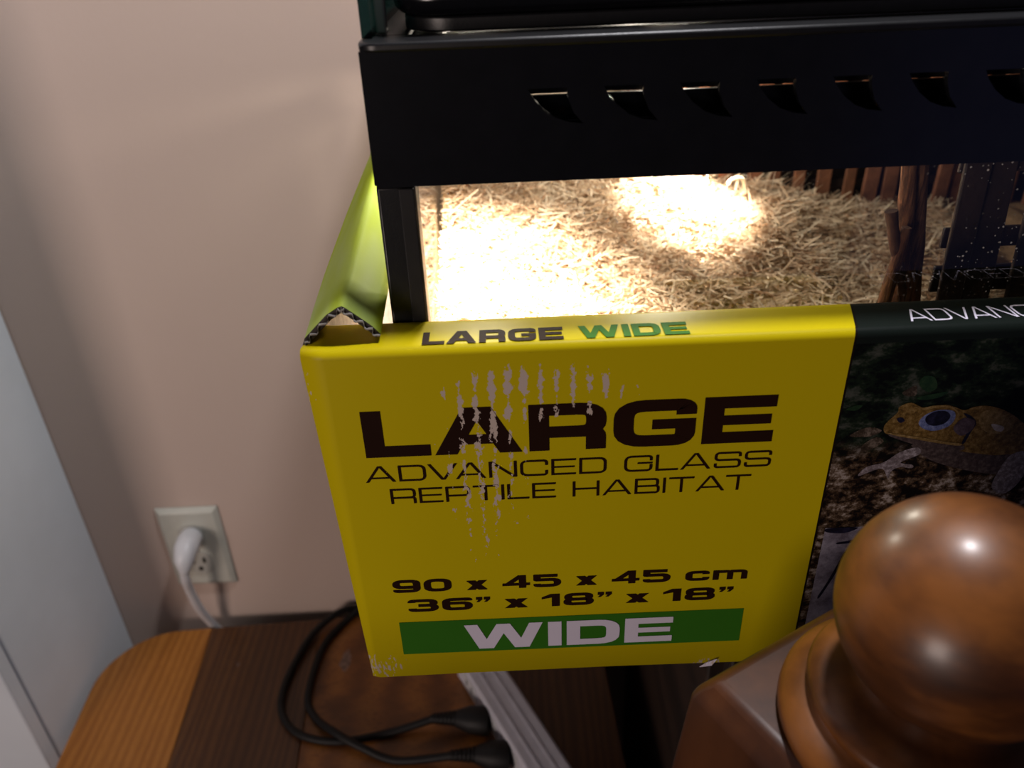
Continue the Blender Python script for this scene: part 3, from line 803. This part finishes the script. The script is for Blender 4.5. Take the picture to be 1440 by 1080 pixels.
# ------------------------------------------------------------------ wide square lettering
def rnd(path, rad, closed=False, seg=5):
    P = [Vector((a, b)) for a, b in path]; n = len(P); out = []
    for i, p in enumerate(P):
        if not closed and i in (0, n - 1):
            out.append(p); continue
        a, b = P[i - 1] - p, P[(i + 1) % n] - p
        r = min(rad[i] if isinstance(rad, (list, tuple)) else rad, a.length * 0.5, b.length * 0.5)
        if r < 1e-4:
            out.append(p); continue
        s, e = p + a.normalized() * r, p + b.normalized() * r
        for k in range(seg + 1):
            t = k / seg
            out.append(s * (1 - t) ** 2 + p * (0.25 * s.length * 0 + 2 * t * (1 - t)) + e * t * t)
    return out


def stroke(path, sv, sh_, rad=0.22, closed=False):
    k = sh_ / sv
    pts = rnd([(a * k, b) for a, b in path], rad, closed); n = len(pts); L_, R_ = [], []
    for i in range(n):
        if closed:
            d0 = (pts[i] - pts[i - 1]); d1 = (pts[(i + 1) % n] - pts[i])
        else:
            d0 = pts[i] - pts[i - 1] if i else pts[1] - pts[0]
            d1 = pts[i + 1] - pts[i] if i < n - 1 else d0
        d0 = d0.normalized() if d0.length > 1e-9 else d1.normalized(); d1 = d1.normalized() if d1.length > 1e-9 else d0
        n0 = Vector((-d0.y, d0.x)); n1 = Vector((-d1.y, d1.x)); mm = (n0 + n1)
        mm = mm.normalized() if mm.length > 1e-6 else n0
        w = sh_ / 2 / max(0.35, mm.dot(n0))
        L_.append(pts[i] + mm * w); R_.append(pts[i] - mm * w)
    q = []
    for i in range(n if closed else n - 1):
        j = (i + 1) % n
        q.append([(L_[i].x / k, L_[i].y), (R_[i].x / k, R_[i].y), (R_[j].x / k, R_[j].y), (L_[j].x / k, L_[j].y)])
    return q


def glyph(ch, sv, s):
    a, b = sv / 2, s / 2; t, o, m_ = 1 - b, b, 0.5
    Wd = dict(A=1.58, B=1.36, C=1.45, D=1.42, E=1.28, G=1.47, H=1.45, I=sv, L=1.18, N=1.45, P=1.32, R=1.38, S=1.4, T=1.36, V=1.55, W=2.1, x=1.0, c=1.15, m=1.65)
    w = Wd.get(ch, 1.32); l, r = a, w - a; q = []
    box = lambda x0, x1, z0, z1: q.append([(x0, z0), (x1, z0), (x1, z1), (x0, z1)])
    par = lambda x0, x1, d, z0=0.0, z1=1.0: q.append([(x0, z0), (x0 + d, z0), (x1 + d, z1), (x1, z1)])
    if ch == 'L':
        box(0, sv, 0, 1); box(0, w, 0, s)
    elif ch == 'E':
        box(0, sv, 0, 1); box(0, w, 0, s); box(0, w, 1 - s, 1); box(0, w * 0.95, m_ - s * 0.42, m_ + s * 0.42)
    elif ch == 'I':
        box(0, sv, 0, 1)
    elif ch == 'H':
        box(0, sv, 0, 1); box(w - sv, w, 0, 1); box(0, w, m_ - b, m_ + b)
    elif ch == 'T':
        box(0, w, 1 - s, 1); box(w / 2 - a, w / 2 + a, 0, 1)
    elif ch == 'A':
        d = sv * 1.12; tw = d * 1.25
        par(0, w / 2 - tw / 2, d); par(w - d, w / 2 + tw / 2 - d, d)
        z = 0.21; x = z * (w / 2 - tw / 2) + d * 0.5; box(x, w - x, z, z + s * 0.85)
    elif ch == 'V':
        d = sv * 1.12; tw = d * 1.25
        par(w / 2 - tw / 2, 0, d); par(w / 2 + tw / 2 - d, w - d, d)
    elif ch == 'W':
        d = sv * 1.0; c = w / 2; e = w * 0.27
        par(e - d * 0.55, 0, d); par(e - d * 0.45, c - d * 0.5, d); par(w - e - d * 0.55, c - d * 0.5, d); par(w - e - d * 0.45, w - d, d)
    elif ch == 'N':
        box(0, sv, 0, 1); box(w - sv, w, 0, 1); par(w - sv * 1.35, sv * 0.0, sv * 1.35)
    elif ch == 'D':
        box(0, sv, 0, 1); q += stroke([(a, t), (r, t), (r, o), (a, o)], sv, s, 0.26)
    elif ch == 'B':
        box(0, sv, 0, 1); q += stroke([(a, t), (r - 0.06, t), (r - 0.06, m_), (a, m_)], sv, s, 0.15); q += stroke([(a, m_), (r, m_), (r, o), (a, o)], sv, s, 0.15)
    elif ch == 'P':
        box(0, sv, 0, 1); q += stroke([(a, t), (r, t), (r, 0.40), (a, 0.40)], sv, s, 0.2)
    elif ch == 'R':
        box(0, sv, 0, 1); q += stroke([(a, t), (r, t), (r, 0.40), (a, 0.40)], sv, s, 0.2); q += stroke([(w * 0.5, 0.40), (r, 0.40), (r, 0)], sv, s, 0.13)
    elif ch == 'C':
        q += stroke([(r, 0.66), (r, t), (l, t), (l, o), (r, o), (r, 0.34)], sv, s, 0.26)
    elif ch == 'G':
        q += stroke([(r, 0.67), (r, t), (l, t), (l, o), (r, o), (r, 0.44)], sv, s, 0.26); box(w * 0.47, w, 0.58 - s * 0.85, 0.58)
    elif ch == 'S':
        q += stroke([(r, 0.70), (r, t), (l, t), (l, m_), (r, m_), (r, o), (l, o), (l, 0.30)], sv, s, 0.17)
    elif ch == '0':
        q += stroke([(l, o), (r, o), (r, t), (l, t)], sv, s, 0.26, True)
    elif ch == '8':
        q += stroke([(l, o), (r, o), (r, m_), (l, m_)], sv, s, 0.17, True); q += stroke([(l + .03, m_), (r - .03, m_), (r - .03, t), (l + .03, t)], sv, s, 0.17, True)
    elif ch in '96':
        p_ = [(l, 0.24), (l, o), (r, o), (r, t), (l, t), (l, 0.42), (r, 0.42)]
        if ch == '6':
            p_ = [(w - x, 1 - z) for x, z in p_]
        q += stroke(p_, sv, s, 0.2)
    elif ch == '5':
        q += stroke([(r, t), (l, t), (l, 0.57), (r, 0.57), (r, o), (l, o), (l, 0.26)], sv, s, [0, 0, 0.02, 0.2, 0.2, 0.2, 0])
    elif ch == '3':
        q += stroke([(l, 0.74), (l, t), (r - .03, t), (r - .03, m_), (w * 0.34, m_)], sv, s, 0.18); q += stroke([(w * 0.34, m_), (r, m_), (r, o), (l, o), (l, 0.26)], sv, s, 0.18)
    elif ch == '4':
        box(w - sv * 1.55, w - sv * 0.55, 0, 1); box(0, w, 0.2, 0.2 + s * 0.9); par(0, w - sv * 1.7, sv * 1.1, 0.25, 1.0)
    elif ch == '1':
        w = 0.78; box(w - sv, w, 0, 1); q.append([(w - sv, 1), (w - sv, 0.72), (0, 0.60), (0, 0.76), (w - sv * 1.2, 1)])
    elif ch == 'x':
        d = sv * 1.25; par(0, w - d, d, 0, 0.74); par(w - d, 0, d, 0, 0.74)
    elif ch == 'c':
        q += [[(x, z * 0.74) for x, z in g_] for g_ in stroke([(r, 0.66), (r, t), (l, t), (l, o), (r, o), (r, 0.34)], sv, s * 1.2, 0.22)]
    elif ch == 'm':
        box(0, sv * .85, 0, 0.74); k_ = sv * .85
        q += stroke([(k_ * .5, .74 - b), (w / 2, .74 - b), (w / 2, 0)], k_, s * .9, 0.14); q += stroke([(w / 2, .74 - b), (w - k_ / 2, .74 - b), (w - k_ / 2, 0)], k_, s * .9, 0.14)
    elif ch == '"':
        w = 0.62
        for x in (0, 0.34):
            q.append([(x, 0.78), (x + 0.27, 0.78), (x + 0.27, 1.0), (x, 1.0)]); q.append([(x + 0.10, 0.78), (x + 0.27, 0.78), (x + 0.14, 0.60), (x, 0.60)])
    return w, q


def text(name, s, x0, x1, v0, v1, sv, sh_, mat, gap=0.10, space=0.55, plane='front', off=0.00025, parent=None):
    cur = 0.0; allq = []
    for i, ch in enumerate(s):
        if ch == ' ':
            cur += space; continue
        w, q = glyph(ch, sv, sh_)
        if i and s[i - 1] + ch in ('AV', 'VA', 'DV', 'DA', 'LA', 'TA', 'AT'):
            cur -= {'A': 0.30, 'V': 0.30}.get(s[i - 1], 0.0) * (1.0 if s[i - 1] + ch in ('AV', 'VA') else 0.5) + (0.06 if s[i - 1] in 'DLT' else 0)
        allq += [[(cur + x, z) for x, z in pq] for pq in q]; cur += w + gap
    tot = cur - gap; mb = MB()
    for qi, pq in enumerate(allq):
        P = []; oo = off + (qi % 16) * 6e-6
        for x, z in pq:
            X = x0 + (x1 - x0) * x / tot; Vv = v0 + (v1 - v0) * z
            P.append((X, CY - oo, Vv) if plane == 'front' else (X, Vv, CZ + oo + 0.0001))
        k = len(P); mb.add(P, [tuple(range(k))])
    o_ = mb.build(name, mat, parent or ca)
    me_ = o_.data
    d = Vector((0, -1, 0)) if plane == 'front' else Vector((0, 0, 1))
    bm = bmesh.new(); bm.from_mesh(me_)
    for f_ in bm.faces:
        f_.normal_update()
        if f_.normal.dot(d) < 0:
            f_.normal_flip()
    bm.to_mesh(me_); bm.free()
    return o_


B_, H_ = 0.36, 0.245
text('lettering', 'LARGE', -0.0685, 0.1183, 1.1845, 1.2097, B_, H_, M['ink_dark'], 0.13)
text('lettering', 'ADVANCED GLASS', -0.0705, 0.1195, 1.1703, 1.1795, 0.15, 0.115, M['ink_dark'], 0.17, 0.75)
text('lettering', 'REPTILE HABITAT', -0.0600, 0.1112, 1.1570, 1.1660, 0.15, 0.115, M['ink_dark'], 0.17, 0.75)
text('lettering', '90 x 45 x 45 cm', -0.0655, 0.1165, 1.0988, 1.1075, 0.34, 0.22, M['ink_dark'], 0.17, 0.55)
text('lettering', '36" x 18" x 18"', -0.0590, 0.1105, 1.0848, 1.0935, 0.34, 0.22, M['ink_dark'], 0.17, 0.45)
band = MB().add([(-0.0650, CY - 0.0002, 1.0530), (0.1175, CY - 0.0002, 1.0530), (0.1175, CY - 0.0002, 1.0773), (-0.0650, CY - 0.0002, 1.0773)], [(0, 1, 2, 3)]).build('green_band', M['ink_green'], ca)
text('lettering', 'WIDE', -0.0310, 0.0805, 1.0553, 1.0735, 0.36, 0.235, M['ink_white'], 0.14, off=0.00045)
text('lettering', 'LARGE', -0.0381, 0.0231, 0.3062, 0.3178, B_, H_, M['ink_dark'], 0.14, plane='top')
text('lettering', 'WIDE', 0.0300, 0.0775, 0.3062, 0.3178, B_, H_, M['ink_green'], 0.14, plane='top')
text('lettering', 'ADVANCED', 0.1735, 0.2480, 0.3090, 0.3205, 0.14, 0.10, M['ink_white'], 0.14, plane='top')


# photograph printed on the carton
def flatshape(name, pts, mat, off, smooth=True, n=5):
    P = crom([(a, 0, b) for a, b in pts], n, True) if smooth else [Vector((a, 0, b)) for a, b in pts]
    tri = tessellate_polygon([[Vector((p.x, p.z, 0)) for p in P]])
    mb = MB().add([(p.x, CY - off, p.z) for p in P], [tuple(t) for t in tri])
    return mb.build(name, mat, ca)


TOAD = {
 'body': [(0.1691, 1.1891), (0.1699, 1.1923), (0.1737, 1.1975), (0.174, 1.2006), (0.1789, 1.2025), (0.1849, 1.1996), (0.1901, 1.2004), (0.1954, 1.2006), (0.2003, 1.1988), (0.2042, 1.1973), (0.2083, 1.1989), (0.2136, 1.1992), (0.2204, 1.1973), (0.2278, 1.1932), (0.2349, 1.1874), (0.2449, 1.1781), (0.2533, 1.1686), (0.2545, 1.1617), (0.2456, 1.1633), (0.2341, 1.1708), (0.2247, 1.1713), (0.215, 1.1729), (0.2081, 1.1744), (0.201, 1.177), (0.1853, 1.1817), (0.1754, 1.185), (0.1706, 1.1863)],
 'belly': [(0.1848, 1.1795), (0.2052, 1.1751), (0.2245, 1.1718), (0.2375, 1.1717), (0.2456, 1.1633), (0.2435, 1.1576), (0.2298, 1.1594), (0.2128, 1.1632), (0.1974, 1.1687), (0.1888, 1.1742)],
 'mouth': [(0.1721, 1.1859), (0.1849, 1.1832), (0.2071, 1.1784), (0.2067, 1.1747), (0.1897, 1.1781), (0.1758, 1.1833)],
 'arm': [(0.1871, 1.1777), (0.1793, 1.1753), (0.173, 1.1699), (0.1651, 1.1675), (0.1623, 1.1624), (0.1701, 1.1658), (0.1738, 1.1656), (0.1768, 1.1601), (0.1776, 1.1645), (0.1811, 1.1666), (0.1869, 1.1658), (0.1869, 1.1677), (0.181, 1.1695), (0.1889, 1.1737)],
 'leg': [(0.2322, 1.1709), (0.24, 1.1727), (0.2421, 1.1623), (0.2401, 1.153), (0.2348, 1.1479), (0.2283, 1.1524), (0.2291, 1.1618)],
 'eyering': [(0.1845, 1.1916), (0.1867, 1.1958), (0.1924, 1.1981), (0.1989, 1.1973), (0.2007, 1.1935), (0.199, 1.1892), (0.1932, 1.1868), (0.1875, 1.1882)],
 'pupil': [(0.187, 1.1941), (0.1899, 1.1972), (0.1952, 1.1975), (0.1982, 1.1947), (0.1968, 1.191), (0.1926, 1.1896), (0.1887, 1.1908)],
 'ear': [(0.2013, 1.1891), (0.2048, 1.1933), (0.2102, 1.1914), (0.2101, 1.1865), (0.2063, 1.1834), (0.2026, 1.1856)],
 'spot': [(0.2185, 1.1893), (0.2244, 1.1874), (0.2242, 1.1849), (0.2208, 1.1857)],
 'nostril': [(0.174, 1.1943), (0.1761, 1.1949), (0.1778, 1.193), (0.1758, 1.192)],
 'leaf1': [(0.1803, 1.2122), (0.1821, 1.2162), (0.1867, 1.215), (0.1888, 1.2098), (0.1848, 1.2079)],
 'leaf2': [(0.181, 1.205), (0.1886, 1.2067), (0.1946, 1.2074), (0.1909, 1.2045), (0.184, 1.2036)],
 'leaf3': [(0.15, 1.2002), (0.1541, 1.2021), (0.1572, 1.202), (0.1546, 1.1995)],
 'twig': [(0.1741, 1.2084), (0.1788, 1.2113), (0.18, 1.2097), (0.1799, 1.2061), (0.1754, 1.2063)],
 'rock1': [(0.1609, 1.1796), (0.1665, 1.1843), (0.1706, 1.1819), (0.1675, 1.1787), (0.1625, 1.1762)],
 'brow': [(0.1800, 1.2005), (0.1860, 1.1985), (0.1925, 1.1998), (0.1985, 1.1985), (0.2020, 1.1950), (0.2008, 1.1975), (0.1960, 1.2003), (0.1895, 1.2006), (0.1850, 1.1998)],
 'jaw': [(0.1712, 1.1868), (0.1800, 1.1850), (0.1900, 1.1828), (0.2010, 1.1800), (0.2070, 1.1790), (0.2060, 1.1778), (0.1950, 1.1800), (0.1850, 1.1826), (0.1760, 1.1848)],
 'fold': [(0.2040, 1.1958), (0.2080, 1.1940), (0.2112, 1.1900), (0.2100, 1.1850), (0.2085, 1.1790), (0.2072, 1.1795), (0.2082, 1.1850), (0.2085, 1.1900), (0.2060, 1.1935)],
 'shoulder': [(0.2130, 1.1965), (0.2200, 1.1955), (0.2260, 1.1915), (0.2290, 1.1870), (0.2240, 1.1835), (0.2170, 1.1850), (0.2125, 1.1900)],
 'rock2': [(0.1543, 1.186), (0.1617, 1.19), (0.1685, 1.188), (0.1645, 1.185), (0.1573, 1.1848)]}
for nm, key, mt, off in (('leaf_picture', 'leaf1', 'leaf_print', .0002), ('leaf_picture', 'leaf2', 'leaf_print', .0002), ('leaf_picture', 'leaf3', 'leaf_print', .0002),
                         ('litter_picture', 'twig', 'litter_print', .0002), ('litter_picture', 'rock1', 'litter_print', .0002), ('litter_picture', 'rock2', 'litter_print', .0002),
                         ('toad_belly_picture', 'belly', 'toad_under', .0003), ('toad_body_picture', 'body', 'toad', .0004), ('toad_mouth_picture', 'mouth', 'toad_under', .0005),
                         ('toad_arm_picture', 'arm', 'toad_limb', .0005), ('toad_leg_picture', 'leg', 'toad_limb', .0005), ('toad_eye_ring_picture', 'eyering', 'toad_ring', .0006),
                         ('toad_pupil_picture', 'pupil', 'toad_dark', .0007), ('toad_ear_picture', 'ear', 'toad_ear', .0006), ('toad_spot_picture', 'spot', 'toad_pale', .0006), ('toad_nostril_picture', 'nostril', 'toad_dark', .0006), ('toad_brow_picture', 'brow', 'toad_tan', .00065), ('toad_jaw_picture', 'jaw', 'toad_tan', .00065), ('toad_fold_picture', 'fold', 'toad_dark', .00055), ('toad_shoulder_picture', 'shoulder', 'toad_tan', .00050)):
    flatshape(nm, TOAD[key], M[mt], off)
ip = MB().add([(0.1520, CY - 0.0002, 1.044), (0.300, CY - 0.0002, 1.044), (0.300, CY - 0.0002, 1.1305), (0.1520, CY - 0.0002, 1.1305)], [(0, 1, 2, 3)]).build('inset_picture', M['inset'], ca)
for pts in ([(0.1565, 1.083), (0.1600, 1.093), (0.1640, 1.106), (0.1655, 1.113), (0.1640, 1.114), (0.1615, 1.104), (0.1585, 1.093), (0.1555, 1.084)],
            [(0.168, 1.094), (0.172, 1.098), (0.177, 1.098), (0.176, 1.092), (0.170, 1.091)],
            [(0.160, 1.121), (0.168, 1.1225), (0.178, 1.1285), (0.1785, 1.1275), (0.169, 1.1210), (0.160, 1.1198)],
            [(0.153, 1.128), (0.162, 1.127), (0.168, 1.1303), (0.153, 1.1303)]):
    flatshape('branch_picture', pts, M['toad_dark'], 0.0004, n=4)

# ------------------------------------------------------------------ bed post
bp = thing('bed_post', 'varnished wooden post with a turned ball finial', 'bed post', (0.152, 0.200, 0))
AX = (0.148, 0.190)
BZ, BR = 1.191, 0.0404
ball = [(BR * math.sin(math.radians(t)), BZ + BR * math.cos(math.radians(t))) for t in list(range(2, 148, 4))]
MB().lathe(ball[::-1], AX, 64).build('ball_finial', M['post'], bp, smooth=True)
z0 = ball[-1][1]; r0 = ball[-1][0]
nk = [(0.0495, 1.1294), (0.0515, 1.1310), (0.0525, 1.1335), (0.0520, 1.1370), (0.0500, 1.1400), (0.0470, 1.1420), (0.0440, 1.1431), (0.0405, 1.1438), (0.0400, 1.1448), (0.0428, 1.1465), (0.0438, 1.1490), (0.0425, 1.1515), (0.0380, 1.1532), (0.0300, 1.1540), (0.0245, 1.1552), (r0 - 0.0002, z0 + 0.0003)]
MB().lathe(nk, AX, 64).build('turned_neck', M['post'], bp, smooth=True)
e1, e2 = Vector((0.484, -0.875, 0)), Vector((0.875, 0.484, 0))
ctr = Vector((AX[0], AX[1], 0)) + Vector((0.003, 0.006, 0))


def sq(h, z):
    return [tuple(ctr + e1 * a * h + e2 * b * h + Vector((0, 0, z))) for a, b in ((-1, -1), (1, -1), (1, 1), (-1, 1))]


blk = MB(); rings = [(0.050, 0.0), (0.066, 0.0)]
levels = [(0.040, 0.0), (0.040, 0.90), (0.0690, 1.005), (0.0610, 1.120), (0.0545, 1.1292)]
vv = []
for h, z in levels:
    vv += sq(h, z)
ff = [tuple(range(4))[::-1], tuple(range(len(vv) - 4, len(vv)))]
for i in range(len(levels) - 1):
    for k in range(4):
        ff.append((i * 4 + k, i * 4 + (k + 1) % 4, (i + 1) * 4 + (k + 1) % 4, (i + 1) * 4 + k))
blk.add(vv, ff)
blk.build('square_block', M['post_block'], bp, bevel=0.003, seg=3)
